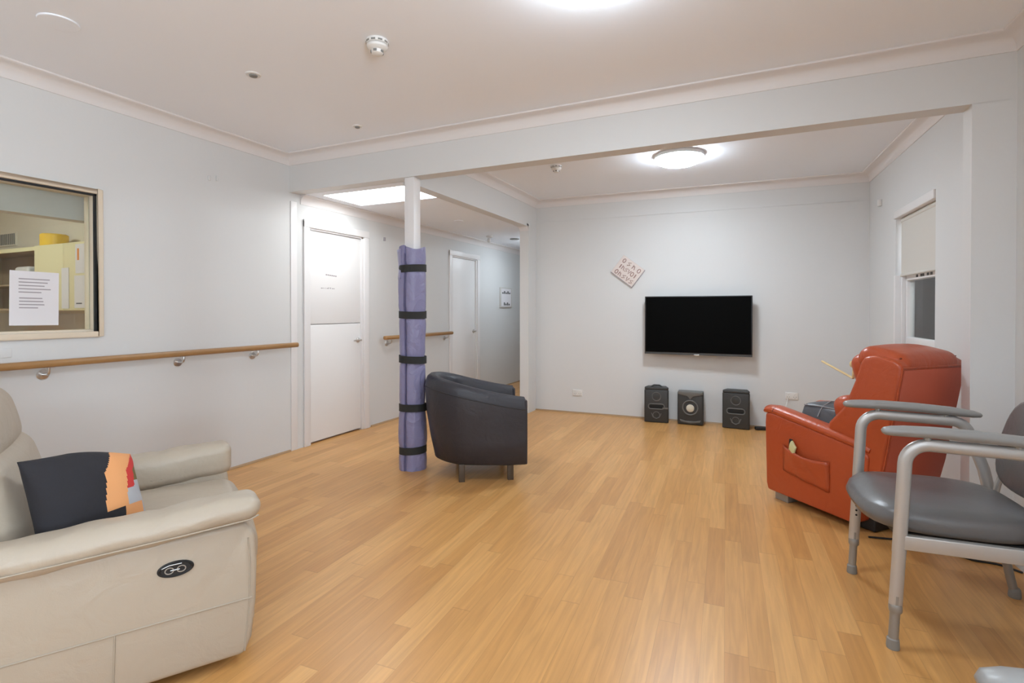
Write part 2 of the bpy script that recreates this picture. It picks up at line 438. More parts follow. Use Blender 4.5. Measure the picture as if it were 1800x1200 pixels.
# ------------------------------------------------------------------ office window in the left wall
g = st(MB().box(XL - .065, XL - .057, WIN[0], WIN[1], WIN[2], WIN[3]).build('window_1', M['glass'], smooth=False))
y0, y1, z0, z1 = WIN
f = MB()
for a in ((y0 - .032, y0, z0 - .032, z1 + .03), (y1, y1 + .03, z0 - .032, z1 + .03), (y0, y1, z0 - .032, z0), (y0, y1, z1, z1 + .03)): f.box(XL, XL + .018, *a)
f.build('window_frame', M['cream_frame'], g, bevel=.004)
f = MB()
for a in ((y0, y0 + .022, z0, z1), (y1 - .012, y1, z0, z1), (y0, y1, z0, z0 + .012), (y0, y1, z1 - .010, z1)): f.box(XL - .115, XL - .066, *a).box(XL - .056, XL - .014, *a)
f.build('glazing_bead', M['cream_frame'], g, bevel=.002)
f = MB()
for a in ((y1 - .013, y1 - .001, z0, z1), (y0, y1, z1 - .012, z1 - .001), (y0 + .001, y0 + .013, z0, z1)): f.box(XL - .0139, XL + .003, *a)
f.build('gasket', M['black'], g)
# notice taped on the glass
nt_ = thing('paper_notice', 'white typed paper notice taped on the office window glass', 'notice', (XL - .055, 1.60, 1.325))
nt_.rotation_euler = (R(-.8), 0, 0)
MB().box(-.001, .001, -.115, .115, -.156, .156).build('paper', M['paper'], nt_, smooth=False)
e = MB()
for i in range(5):
    e.box(.001, .0016, -.075, [.07, .06, .045, .075, .03][i], .108 - i * .019, .114 - i * .019)
for i in range(4): e.box(.001, .0016, -.072, [.035, .04, .045, .015][i], -.002 - i * .0185, .004 - i * .0185)
e.build('typed_lines', M['ink'], nt_, smooth=False)

# office seen through that window
st(MB().box(-9.0, XL - .12, 2.95, 3.05, 0, ZC).build('wall_office_back', M['office'], smooth=False))
st(MB().box(-9.1, -9.0, -1.6, 3.05, 0, ZC).build('wall_office_side', M['office'], smooth=False))
st(MB().box(-9.1, XL - .12, -1.7, -1.6, 0, ZC).build('wall_office_front', M['office'], smooth=False))
st(MB().box(-4.62, -4.5, -1.6, 2.55, 1.915, ZC).build('wall_office_bulkhead', M['wall'], smooth=False))
st(MB().box(-9.0, XL - .12, 2.94, 2.952, 0, 1.22).build('wall_office_splash', M['wall'], smooth=False))
cab = thing('wall_cabinet', 'pale yellow wall cabinet seen through the office window', 'cabinet', (-5.35, 2.62, 1.25))
MB().box(-.87, .95, .02, .33, 0, .62).build('body', M['cab'], cab, bevel=.004)
for i, (a, c) in enumerate(((-.868, -.37), (-.366, .27), (.274, .946))): MB().box(a, c, 0, .02, .004, .616).build('door', M['cab'], cab, bevel=.003)
shf = thing('open_shelf_unit', 'brown open shelf unit left of the yellow office cabinet', 'shelf', (-6.95, 2.64, 1.25))
b = MB().box(-.7, .72, .0, .31, .58, .61).box(-.7, .72, .0, .31, 0, .02).box(-.7, -.68, 0, .31, 0, .6).box(-.7, .72, .29, .31, 0, .6)
b.box(-.68, .72, .02, .29, .245, .262); b.build('carcass', M['cab_in'], shf, bevel=.002)
MB().box(-.7, .73, -.012, 0, .575, .612).build('front_edge', M['cab'], shf)
tag(MB().lathe([(0, 0), (.105, 0), (.11, .02), (.11, .115), (.10, .125), (0, .125)], (-6.22, 2.78, 1.87), 28).build('yellow_tub', M['yellow']), 'yellow round tub on top of the office cabinet', 'tub')
v = thing('vent_grille', 'grey slatted vent grille high on the office back wall', 'vent', (-7.65, 2.945, 2.04))
MB().box(-.3, .3, -.008, .004, -.075, .075).build('plate', M['office'], v)
e = MB()
for i in range(14): e.box(-.27 + i * .04, -.245 + i * .04, -.011, -.008, -.06, .06)
e.build_each('vent_slot', M['plastic_shadow'], v, smooth=False)
for nm, x0, x1, za, zb, lab in (('pinned_sheet', -5.51, -5.34, 1.585, 1.845, 'white sheet with orange strip on the office cabinet door'), ('pinned_sheet', -5.53, -5.27, 1.275, 1.565, 'white printed sheet low on the office cabinet door'), ('pinned_sheet', -5.74, -5.62, 1.27, 1.64, 'narrow pale sheet on the middle office cabinet door')):
    t = thing(nm, lab, 'paper', ((x0 + x1) / 2, 2.617, za)); h = zb - za; hw = (x1 - x0) / 2
    MB().box(-hw, hw, -.001, .001, 0, h).build('sheet', M['paper'], t, smooth=False)
    if 'orange' in lab: MB().box(-hw + .03, -hw + .06, -.002, -.001, h * .45, h * .85).build('orange_strip', M['orange'], t, smooth=False)
    elif 'printed' in lab: MB().box(hw - .07, hw - .02, -.002, -.001, h * .25, h * .30).box(hw - .03, hw - .02, -.002, -.001, h * .4, h * .62).box(-hw + .03, -hw + .12, -.002, -.001, h * .12, h * .16).build_each('printed_line', M['ink_d'], t, smooth=False)
tag(MB().rbox((.26, .2, .17), (-6.62, 2.78, 1.605), .03, 3, 3).build('white_box', M['plastic_w']), 'white box on the upper level of the office shelf', 'box')
tag(MB().box(-6.86, -6.52, 2.68, 2.88, 1.275, 1.36).build('green_folder_stack', M['green'], bevel=.004), 'lime green folder stack on the bottom of the office shelf', 'folders')
tag(MB().rbox((.22, .18, .13), (-6.60, 2.78, 1.425), .04, 3, 3).build('white_bag', M['paper']), 'white bag lying on green folders in the office shelf', 'bag')
tag(MB().box(-6.47, -6.25, 2.67, 2.86, 1.515, 1.63).build('grey_case', M['plastic_shadow'], bevel=.01), 'grey case beside the white box on the office shelf', 'case')
L = thing('ceiling_light', 'added unseen fill light inside the office, shaped as a round ceiling lamp', 'light', (-6.2, 1.2, ZC))  # lamp added out of view to brighten the office
MB().lathe([(0, 0), (.2, 0), (.2, -.03), (.15, -.07), (0, -.085)], n=32).build('diffuser', M['fill_office'], L)
L2 = copy_tree(L); L2.location = (-4.2, -.3, ZC); L2['label'] = 'second added fill light inside the office, hidden from view'  # another lamp added because one left the office too dark

# ------------------------------------------------------------------ right-hand window in the far room
w = MB(MR).box(RW[0] + .03, RW[1] - .03, .085, .091, .90, 1.53)
w3 = st(w.build('window_2', M['glass'], smooth=False))
f = MB(MR)
for a, b_, c, d in ((RW[0] + .0, RW[0] + .07, .86, 1.56), (RW[1] - .05, RW[1], .86, 1.56), (RW[0], RW[1], .86, .90), (RW[0] + .06, RW[1], .965, 1.035), (RW[0], RW[1], 1.50, 1.56)): f.box(a, b_, .06, .12, c, d)
f.build('sash_frame', M['gloss'], w3, bevel=.004)
f = MB(MR).box(RW[0] - .002, RW[0] + .028, -.012, .06, .86, 1.545).box(RW[0] + .028, RW[0] + .05, .03, .06, .86, 1.545)
f.build('jamb_lining', M['gloss'], w3, bevel=.003)
f = MB(MR).box(RW[0] - .02, RW[1] + .0, -.014, .06, RW[3] - .012, RW[3] + .05); f.build('head_lining', M['gloss'], w3, bevel=.004)
f = MB(MR).box(RW[0] - .03, RW[1] + .03, -.03, .13, .835, .86); f.build('window_sill', M['gloss'], w3, bevel=.004)
f = MB(MR)
for x in (.31, .41, .45, .55, .62): f.box(RW[0] + x, RW[0] + x + .03, .055, .061, 1.515, 1.535)
f.build_each('sash_mark', M['ink_d'], w3, smooth=False)
f = MB(MR)
f.box(RW[0] + .08, RW[0] + .21, .10, .115, 1.435, 1.45).box(RW[0] + .08, RW[0] + .095, .10, .115, 1.435, 1.50).box(RW[0] + .20, RW[0] + .21, .10, .115, 1.435, 1.50).build('latch_bracket', M['alu_in'], w3)
bl = thing('roller_blind', 'cream roller blind half drawn over the right-hand window', 'blind')
MB(MR).box(RW[0] + .035, RW[1] - .004, .03, .034, 1.55, 2.02).build('cloth', M['blind'], bl, smooth=False)
MB(MR).box(RW[0] + .035, RW[1] - .004, .022, .042, 1.535, 1.555).build('bottom_bar', M['blind'], bl, bevel=.004)
MB(MR).tube([(RW[0] + .035, .045, 2.0), (RW[1] - .004, .045, 2.0)], .022, 14).build('roller_tube', M['blind'], bl)
st(MB(MR).box(-4, 5, 2.6, 2.7, 0, 2.3).build('wall_outside', M['outside'], smooth=False))
tag(MB(MR).box(.40, .445, -.03, 0, 2.215, 2.275).build('wall_sensor', M['plastic_w'], bevel=.006), 'small white sensor box on the right wall beside the blind', 'sensor')

# ------------------------------------------------------------------ handrails
def handrail(name, ya, yb, brk, lab, free=True):
    t = thing(name, lab, 'handrail', (XL, ya, .95))
    n = 14; ring = []
    for j in range(n):
        a = 2 * PI * j / n; ring.append((.07 + .024 * math.copysign(abs(math.cos(a)) ** .7, math.cos(a)), .021 * math.copysign(abs(math.sin(a)) ** .7, math.sin(a))))
    rr = []
    Ln = yb - ya
    for y, k in ((0, .8), (.004, 1), (Ln - .004, 1), (Ln, .8)): rr.append([(.07 + (x - .07) * k, y, z * k) for x, z in ring])
    MB().loft(rr).build('rail', M['rail'], t, angle=50)
    for y in brk:
        b = MB().lathe([(0, 0), (.030, 0), (.031, .004), (.027, .009), (.012, .011), (0, .011)], (0, y - ya, -.066), 22, 'x')
        b.tube(fillet([(.008, y - ya, -.066), (.07, y - ya, -.062), (.07, y - ya, -.018)], .03), .0075, 10)
        b.box(.055, .085, y - ya - .025, y - ya + .025, -.0225, -.0195)
        b.build('bracket', M['chrome'], t)
    return t
handrail('handrail', -1.2, 3.41, (-1.0, .55, 1.61, 2.393, 3.006), 'long timber handrail on the left wall below the office window')
handrail('handrail', 4.62, 6.03, (4.74, 5.94), 'short timber handrail on the corridor wall between the two doors')

# ------------------------------------------------------------------ ceiling things
def lamp(x, y, lab, z=ZC, m='lamp'):
    t = thing('ceiling_light', lab, 'ceiling light', (x, y, z), 0)
    MB().lathe([(0, 0), (.205, 0), (.212, -.006), (.212, -.030), (.205, -.036), (0, -.036)], n=48).build('rim', M['lamp_rim'], t)
    MB().lathe([(.207, -.030), (.207, -.04), (.19, -.062), (.14, -.082), (.08, -.092), (0.001, -.095)], n=48).build('diffuser', M[m], t, angle=80)
    return t
lamp(-.585, 2.01, 'round opal ceiling light cut by the top of the photo')
lamp(-.60, 4.80, 'round opal ceiling light glowing in the far room', m='lamp_far')
lamp(-1.3, -1.2, 'added fill light behind the viewpoint, shaped as a round ceiling lamp')  # lamp added behind the camera to brighten the near room
lamp(-2.9, 7.3, 'added fill light in the corridor, hidden by the pillar', ZB, 'fill_corridor')  # lamp added behind the pillar to lift the dark corridor end
def smoke(x, y, z, k, lab, full=True):
    t = thing('smoke_detector', lab, 'smoke detector', (x, y, z))
    MB().lathe([(0, 0), (.052 * k, 0), (.054 * k, -.006 * k), (.052 * k, -.018 * k), (.046 * k, -.022 * k), (0, -.022 * k)], n=28).build('base', M['plastic_w'], t)
    MB().lathe([(0, -.02 * k), (.050 * k, -.026 * k), (.048 * k, -.036 * k), (.036 * k, -.046 * k), (.030 * k, -.048 * k), (.027 * k, -.062 * k), (.018 * k, -.068 * k), (0, -.068 * k)], n=28).build('head', M['plastic_w'], t)
    if full:
        e = MB()
        for i in range(10):
            a = 2 * PI * i / 10
            e.M = Matrix.Rotation(a, 4, 'Z'); e.box(.0505 * k, .0535 * k, -.010 * k, .010 * k, -.017 * k, -.010 * k)
            if i % 2 == 0: e.box(.028 * k, .031 * k, -.008 * k, .008 * k, -.060 * k, -.050 * k)
        e.build_each('vent_slot', M['plastic_shadow'], t)
    return t
smoke(-1.735, 2.13, ZC, 1.05, 'white slotted smoke detector on the near ceiling')
smoke(-1.70, 4.68, ZC, .95, 'small white smoke detector on the far room ceiling')
def disc(name, x, y, z, r, lab, cat, hole=True):
    t = thing(name, lab, cat, (x, y, z))
    MB().lathe([(0, 0), (r, 0), (r, -.003), (r * .92, -.007), (0, -.008)] if hole else [(0, 0), (r, 0), (r, -.005), (r - .002, -.007), (0, -.0072)], n=36).build('plate', M['plastic_w'] if hole else M['ceiling'], t)
    if hole:
        MB().lathe([(0, -.006), (r * .55, -.008), (r * .5, -.014), (0, -.015)], n=20).build('centre', M['plastic_shadow'], t)
    return t
disc('ceiling_sensor', -2.63, 2.13, ZC, .042, 'small round sprinkler plate on the ceiling nearer the left wall', 'sprinkler')
disc('ceiling_sensor', -2.67, 3.05, ZC, .034, 'tiny round sprinkler plate on the ceiling close to the beam', 'sprinkler')
disc('ceiling_cover', -2.99, 1.36, ZC, .08, 'flat round cover plate on the ceiling at upper left', 'cover plate', False)
disc('ceiling_cover', -3.14, 5.31, ZB, .055, 'flat round cover plate on the corridor ceiling beyond the skylight', 'cover plate', False)
t = thing('spotlight', 'small white spotlight on the corridor ceiling by the far door', 'spotlight', (-3.40, 6.6, ZB))
MB().lathe([(0, 0), (.05, 0), (.05, -.012), (.03, -.02), (0, -.02)], n=20).build('base', M['plastic_w'], t)
MB().rbox((.05, .05, .07), (.0, -.01, -.06), .022, 3, 2).build('head', M['plastic_w'], t)
t = thing('ceiling_speaker', 'dark round grille on the corridor ceiling near the pillar', 'grille', (-3.19, 7.0, ZB))
MB().lathe([(0, 0), (.07, 0), (.07, -.01), (0, -.014)], n=20).build('grille', M['plastic_shadow'], t)

# ------------------------------------------------------------------ small things on the walls
def outlet(x, y, z, ang, lab):
    t = thing('power_outlet', lab, 'power outlet', (x, y, z), ang)
    MB().box(-.06, .06, -.010, 0, -.037, .037).build('plate', M['plastic_w'], t, bevel=.003)
    e = MB()
    for sx in (-.03, .03):
        e.box(sx - .012, sx - .009, -.0108, -.0098, -.016, -.004).box(sx + .009, sx + .012, -.0108, -.0098, -.016, -.004).box(sx - .0015, sx + .0015, -.0108, -.0098, -.03, -.02)
    e.build_each('socket_slot', M['plastic_shadow'], t, smooth=False)
    for sx in (-.03, .03): MB().box(sx - .007, sx + .007, -.014, -.009, .012, .026).build('switch', M['plastic_w'], t, bevel=.001)
    return t
yb = lambda x: 6.10 + (x + 2.5) * .0382
outlet(-1.945, yb(-1.945) - .0, .25, R(2.19), 'white double power outlet left of the speakers on the back wall')
outlet(.364, yb(.364), .355, R(2.19), 'white double power outlet right of the speakers with a plugged cord')
t = thing('wall_plate', 'blank white wall plate just above the left end of the handrail', 'wall plate', (XL, 1.43, 1.02))
MB().box(0, .006, -.04, .04, -.025, .025).build('plate', M['wall'], t, bevel=.002)
for y, z, lab in ((2.637, 2.253, 'left one of two tiny grey clips high on the left wall'), (2.70, 2.265, 'right one of two tiny grey clips high on the left wall')):
    tag(MB().box(XL, XL + .012, y - .008, y + .008, z - .02, z + .02).build('wall_clip', M['wall'], bevel=.003), lab, 'clip')
tag(MB().box(XL, XL + .015, 4.69, 4.712, 2.025, 2.065).build('wall_hook', M['ink'], bevel=.003), 'small grey hook on the corridor wall right of the near door', 'hook')
p = thing('framed_picture', 'small pale framed notice on the corridor wall past the far door', 'picture', (XL, 7.83, 1.46))
MB().box(0, .02, -.22, .22, -.165, .165).build('frame', M['pic_frame'], p, bevel=.004)
MB().box(.02, .022, -.185, .185, -.145, .145).build('sheet', M['paper'], p, smooth=False)
e = MB()
for i in range(5): e.box(.022, .0235, -.16 + i * .065, -.11 + i * .065, .06, .085 + .02 * (i % 2))
for i in range(4): e.box(.022, .0235, -.10 + i * .06, -.055 + i * .06, -.13, -.08 - .02 * (i % 2))
e.build_each('printed_mark', M['ink_d'], p, smooth=False)

# tilted plaque on the back wall
pl = thing('wall_plaque', 'small cream plaque with pinkish lettering hung tilted on the back wall', 'plaque', (-1.34, yb(-1.34) - .002, 1.71), R(2.19))
RT = Matrix.Rotation(R(37.5), 4, 'Y')
MB(RT).box(-.155, .155, -.016, 0, -.125, .125).build('board', M['plaque'], pl, bevel=.003)
e = MB(RT)
rnd = random.Random(3)
def glyph(cx, cz, w, h, kind):
    y = -.0175
    if kind == 0:
        pts = [(cx + w * math.cos(a * PI / 6), y, cz + h * math.sin(a * PI / 6)) for a in range(12)]; e.tube(pts, .0045, 6, loop=True)
    elif kind == 1:
        e.tube([(cx - w, y, cz - h), (cx - w, y, cz + h)], .0045, 6); e.tube([(cx - w, y, cz + h * .2), (cx, y, cz + h * .7), (cx + w, y, cz - h)], .0045, 6)
    elif kind == 2:
        e.tube([(cx - w, y, cz + h), (cx, y, cz - h), (cx + w, y, cz + h)], .0045, 6)
    elif kind == 3:
        e.tube([(cx + w, y, cz + h), (cx - w, y, cz + h * .4), (cx + w, y, cz - h * .3), (cx - w, y, cz - h)], .0045, 6)
    else:
        e.tube([(cx, y, cz + h), (cx, y, cz - h)], .006, 6)
for row, (zz, ks) in enumerate(((.075, (0, 3, 1, 0)), (0, (4, 1, 3, 2, 0, 4)), (-.078, (0, 1, 3, 2, 3)))):
    n = len(ks)
    for i, k in enumerate(ks): glyph(-.105 + .21 * i / (n - 1), zz, .016, .024, k)
e.build('lettering', M['plaque_ink'], pl)
e = MB(RT); e.box(-.156, .156, -.0175, -.015, -.126, -.119).box(.149, .156, -.0175, -.015, -.126, .126).build('edge_line', M['ink'], pl, smooth=False)

# television
tv = thing('television', 'black flat-screen television mounted on the back wall', 'television', (-.568, 6.07, 1.085), R(.6))
MB().box(-.557, .557, -.02, .025, -.325, .325).build('case', M['bezel'], tv, bevel=.005)
MB().box(-.545, .545, -.0215, -.019, -.298, .315).build('screen', M['screen'], tv, smooth=False)
MB().box(-.557, .557, -.0225, -.0195, -.325, -.303).build('lower_bezel', M['bezel_l'], tv)
MB().prism([(-.03, -.315), (.03, -.315), (.018, -.336), (-.018, -.336)], -.024, -.004, 'y').build('logo_lens', M['silver'], tv, bevel=.003)
MB().box(-.2, .2, .02, .10, -.15, .15).build('wall_mount', M['bezel'], tv)

# ------------------------------------------------------------------ speakers on the floor
def ring_y(mb, cx, cz, r, tr, y, n=24): mb.tube([(cx + r * math.cos(2 * PI * i / n), y, cz + r * math.sin(2 * PI * i / n)) for i in range(n)], tr, 8, loop=True)
def stadium(mb, cx, cz, w, h, tr, y):
    pts = [(cx + w - h + h * math.cos(a), y, cz + h * math.sin(a)) for a in [(-PI / 2 + PI * i / 8) for i in range(9)]] + [(cx - w + h + h * math.cos(a), y, cz + h * math.sin(a)) for a in [(PI / 2 + PI * i / 8) for i in range(9)]]
    mb.tube(pts, tr, 8, loop=True)
def satellite(x, y, h, wd, rz, lab, handle):
    t = thing('loudspeaker', lab, 'speaker', (x, y, 0), rz, 'loudspeakers below the television')
    hw = wd / 2
    MB().prism([(-hw, 0), (-hw, -.02), (-hw + .012, -.032), (hw - .012, -.032), (hw, -.02), (hw, 0), (hw - .02, .12), (-hw + .02, .12)], 0.004, h - .03).build('cabinet', M['spk'], t, bevel=.006)
    c = MB().prism([(-hw + .002, 0), (-hw + .004, -.026), (hw - .004, -.026), (hw - .002, 0), (hw - .03, .115), (-hw + .03, .115)], h - .03, h)
    c.build('top_cap', M['spk'], t, bevel=.008)
    f = MB(); ring_y(f, 0, h * .74, .047, .004, -.033); f.build('tweeter_ring', M['spk_l'], t)
    MB().lathe([(0, -.036), (.022, -.034), (.040, -.031), (0, -.031)], (0, 0, h * .74), 20, 'y').build('tweeter', M['spk'], t)
    f = MB(); stadium(f, 0, h * .46, hw * .66, .028, .0055, -.033); f.build('port_ring', M['spk_l'], t)
    MB().rbox((hw * 1.15, .006, .04), (0, -.0325, h * .46), .003, 2, 2).build('port', M['hole'], t)
    f = MB(); f.tube([(-.052, -.033, h * .27), (-.035, -.034, h * .16), (0, -.034, h * .12), (.035, -.034, h * .16), (.052, -.033, h * .27)], .0045, 8); ring_y(f, 0, h * .22, .036, .0035, -.033); f.build('woofer_ring', M['spk_l'], t)
    if handle:
        hd = MB().tube(fillet([(-.065, .02, h - .005), (-.03, .02, h + .018), (.03, .02, h + .018), (.065, .02, h - .005)], .02), .009, 10); hd.build('carry_handle', M['spk'], t)
        MB().box(hw * .5, hw * .95, -.036, -.030, h * .40, h * .44).build('side_clip', M['spk_l'], t)
    return t
satellite(-.985, 5.995, .395, .262, R(6), 'black loudspeaker with a top handle, leftmost under the television', True)
satellite(-.166, 6.03, .405, .268, R(-4), 'black two-driver loudspeaker, rightmost under the television', False)
s = thing('subwoofer', 'black subwoofer with a pale round cone between two loudspeakers', 'speaker', (-.625, 6.01, 0), R(1), 'loudspeakers below the television')
MB().prism([(-.135, 0), (-.13, -.02), (.13, -.02), (.135, 0), (.13, .13), (-.13, .13)], .004, .36).build('cabinet', M['spk'], s, bevel=.012)
MB().prism([(-.13, .365), (.13, .365), (.13, .335), (.03, .315), (0, .28), (-.03, .315), (-.13, .335)], -.03, .1, 'y').build('top_fascia', M['spk_l'], s, bevel=.005)
f = MB(); ring_y(f, 0, .19, .078, .008, -.022); f.build('surround', M['spk_l'], s)
MB().lathe([(0, -.034), (.02, -.033), (.04, -.026), (.042, -.02), (0, -.02)], (0, 0, .185), 28, 'y').build('cone', M['cone'], s)
f = MB().prism([(-.11, .06), (-.05, .045), (.05, .045), (.11, .06), (.10, .035), (0, .02), (-.10, .035)], -.026, -.018, 'y'); f.build('lower_lip', M['spk_l'], s, bevel=.003)
ad = thing('power_adapter', 'black power adapter on the floor right of the loudspeakers', 'adapter', (.07, 6.06, 0), R(15))
MB().rbox((.11, .05, .035), (0, 0, .018), .008, 2, 2).build('brick', M['black'], ad)
MB().tube(fillet([(.05, 0, .012), (.15, -.03, .005), (.30, .03, .005)], .05), .004, 8).build('lead', M['black'], ad)
tag(MB().tube(fillet([(.33, 6.195, .33), (.31, 6.13, .27), (.24, 5.9, .1), (.22, 5.3, .006), (.25, 4.9, .006)], .08), .004, 8).build('white_lead', M['plastic_w']), 'thin white cord hanging from the right-hand outlet', 'cord')

# ------------------------------------------------------------------ charcoal tub chair
tb = thing('tub_chair', 'charcoal leather tub armchair beside the wrapped post', 'armchair', (-1.702, 3.80, 0), R(33))
W2, DP = .36, .732
path = []
ns = 7
for i in range(ns): path.append((0 - (DP - W2) * i / ns, -W2, 0, -1))
for i in range(25):
    a = -PI / 2 - PI * i / 24; ex = .88
    cx, sy = math.cos(a), math.sin(a)
    px_, py_ = math.copysign(abs(cx) ** ex, cx), math.copysign(abs(sy) ** ex, sy)
    nx, ny = math.copysign(abs(cx) ** (2 - ex), cx), math.copysign(abs(sy) ** (2 - ex), sy); l = math.hypot(nx, ny)
    path.append((-(DP - W2) + W2 * px_, W2 * py_, nx / l, ny / l))
for i in range(ns - 1, -1, -1): path.append((-(DP - W2) * i / ns, W2, 0, 1))
rings = []; topline = []; inn = []
for (x, y, nx, ny) in path:
    s_ = max(0., min(1., -x / DP)); zt = .615 + .150 * (.6 * s_ + .4 * s_ * s_ * (3 - 2 * s_))
    ins = .085 * max(0, min(1, (-x - .15) / .5))
    th = .115
    prof = [(.02 + ins, .125), (ins * .9, .14), (ins * .5, .30), (ins * .15, .48), (0, zt - .09), (.004, zt - .05), (.016, zt - .02), (.04, zt - .003), (.07, zt), (.095, zt - .012), (th, zt - .045), (th + .005, zt - .09), (th + .01, .40), (th + .01, .125)]
    wob = .006 * noise.noise(Vector((x * 9, y * 9, 1)))
    rings.append([(x - nx * (o + wob), y - ny * (o + wob), z) for o, z in prof])
    topline.append((x - nx * .002, y - ny * .002, zt - .085))
MB().loft(rings).build('shell', M['tub'], tb, angle=60)
MB().tube(topline, .0055, 8).build('piping', M['tub_seam'], tb)
for sy in (-1, 1):
    MB().rbox((.02, .125, .47), (.004, sy * (W2 - .062), .365), .01, 3, 4, puff=(.006, 0, 0)).build('front_panel', M['tub'], tb)
MB().rbox((.50, .47, .17), (-.24, 0, .375), .05, 4, 6, puff=(.02, 0, .03)).build('seat_cushion', M['tub'], tb)
MB().box(-.48, -.01, -.23, .23, .13, .30).build('seat_base', M['tub'], tb, bevel=.01)
for x in (-.10, -.46):
    for y in (-.27, .27):
        MB().prism([(-.022, -.022), (.022, -.022), (.022, .022), (-.022, .022)], 0, .13).build('leg', M['tub_leg'], tb, bevel=.004).location = (x, y, 0)

# ------------------------------------------------------------------ blue mat rolled round the post
ml = thing('rolled_mat', 'violet blue crash mat strapped upright around the white post', 'mat', (-2.46, 3.445, 0), R(0))
straps = (.155, .487, .868, 1.222, 1.585)
HM = 1.742
def rad(z):
    d = min(abs(z - s_) for s_ in straps); return .1035 - .008 * math.exp(-(d / .04) ** 2) + .006 * math.sin(z * 5.1 + .7)
NZ, NT = 120, 48; th0 = R(-98)
rings = []
for k in range(NZ + 1):
    z = HM * k / NZ; ring = []
    for j in range(NT):
        u = j / (NT - 1); a = th0 + 2 * PI * u
        r = rad(z) + .006 * u - .004
        fld = noise.noise(Vector((math.cos(a) * 2.2, math.sin(a) * 2.2, z * 3.2))) * .008 + noise.noise(Vector((math.cos(a) * 5, math.sin(a) * 5, z * 9))) * .0035
        d = min(abs(z - s_) for s_ in straps); r += fld * min(1, d / .06)
        if u < .06: r -= .016 * (1 - u / .06)
        if u > .95: r -= .010 * ((u - .95) / .05)
        zz = z + (.012 * math.sin(3 * a + .5) + .01 * u if k == NZ else 0)
        ring.append((r * math.cos(a) * 1.0, r * math.sin(a), zz))
    rings.append(ring)
rings.append([(x * .84, y * .84, z - .004) for x, y, z in rings[-1]])
rings.append([(x * .95, y * .95, z - .25) for x, y, z in rings[-1]])
MB().loft(rings, caps=False).build('mat_body', M['mat'], ml, angle=50)
e = MB(); e.tube([((rad(HM * k / 40) - .006) * math.cos(th0 + R(6)), (rad(HM * k / 40) - .006) * math.sin(th0 + R(6)), HM * k / 40) for k in range(40)], .0045, 6); e.build('flap_edge', M['mat_edge'], ml)
# loose flap at the top left
fl = []
for k in range(9):
    z = 1.50 + .236 * k / 8; row = []
    o = .024 * (k / 8) ** 1.5
    for j in range(7):
        a = R(-112) - R(62) * j / 6; r = rad(min(z, 1.6)) + .006 + o * (j / 6 * .8 + .25); row.append((r * math.cos(a), r * math.sin(a), z - .012 * j / 6 * k / 8))
    fl.append(row)
ob = MB().loft(fl, closed=False, caps=False).build('loose_flap', M['mat_in'], ml, angle=60)
sd = ob.modifiers.new('thick', 'SOLIDIFY'); sd.thickness = .007
for i, z in enumerate(straps):
    rg = []
    for o, dz in ((-.004, -.028), (.004, -.028), (.004, .028), (-.004, .028)):
        rg.append([((.1045 + o) * math.cos(2 * PI * j / 40), (.1045 + o) * math.sin(2 * PI * j / 40), z + dz + .006 * math.cos(2 * PI * j / 40 + i * 1.3)) for j in range(40)])
    MB().loft(rg, loop=True, caps=False).build('strap', M['strap'], ml, angle=50)

# ------------------------------------------------------------------ cream leather recliner (local x = forward, y = left, origin at its near front corner)
cr = thing('leather_recliner', 'cream leather recliner armchair with a side button in the foreground', 'recliner', (-1.631, 1.291, 0), math.atan2(math.cos(R(31)), math.sin(R(31))))
WC = .98
def side(y0, y1, nm):
    P = [(-1.0, .045), (-.012, .035), (.012, .09), (.026, .22), (.030, .36), (.022, .46), (-.01, .505), (-1.0, .48)]
    MB().prism(P, y0, y1, 'y').build(nm, M['cream'], cr, bevel=.018, seg=4, angle=60)
side(0, .12, 'near_side'); side(WC - .12, WC, 'far_side')
sm = MB()
sm.tube([(-1.0, -.001, .232), (.012, -.001, .234)], .0028, 6); sm.tube([(-.385, -.001, .05), (-.38, -.001, .232)], .0028, 6)
sm.tube([(-.012, -.0005, .05), (.004, -.0005, .23), (.006, -.0005, .36), (0, -.0005, .45)], .0028, 6)
sm.build('side_seams', M['cream_seam'], cr)
def armshape(v):
    v = v.copy(); x = v.x
    t_ = (x + .52) / .52                       # -1 at the back, 1 at the front
    v.z += .014 * t_ + .008 * max(0, t_ - .4) ** 2
    d_ = x - .235                              # the stitched joint a third of the way back
    if v.z > .0: v.z -= .007 * math.exp(-(d_ / .012) ** 2)
    v.z += .0022 * math.sin(x * 21 + v.y * 9) + .0016 * math.sin(x * 47 - v.y * 30)
    return v
for yc, nm, zc, hz in ((.030, 'near_armrest', .514, .084), (WC - .06, 'far_armrest', .478, .15)):
    MB().rbox((1.07, .150, hz), (-.495, yc, zc), .0415, 6, 44, puff=(.0, .004, .010), fn=armshape).build(nm, M['cream'], cr, angle=70)
    s_ = MB(); sg = -1 if yc < .5 else 1
    s_.tube([(.03, yc + sg * .060, .534), (0, yc + sg * .074, .528), (-.2, yc + sg * .078, .520), (-.5, yc + sg * .078, .510), (-1.0, yc + sg * .076, .496)], .0028, 6)
    s_.build('arm_piping', M['cream_seam'], cr)
MB().rbox((.70, .76, .17), (-.30, WC / 2, .352), .06, 5, 8, puff=(.02, 0, .035)).build('seat_cushion', M['cream'], cr, angle=70)
MB().rbox((.10, .74, .30), (-.01, WC / 2, .20), .04, 4, 6, puff=(.015, 0, 0)).build('footrest', M['cream'], cr, angle=70)
MB().box(-.95, -.04, .15, WC - .15, .03, .33).build('chassis', M['black'], cr)
RB = Matrix.Rotation(R(-14), 3, 'Y')
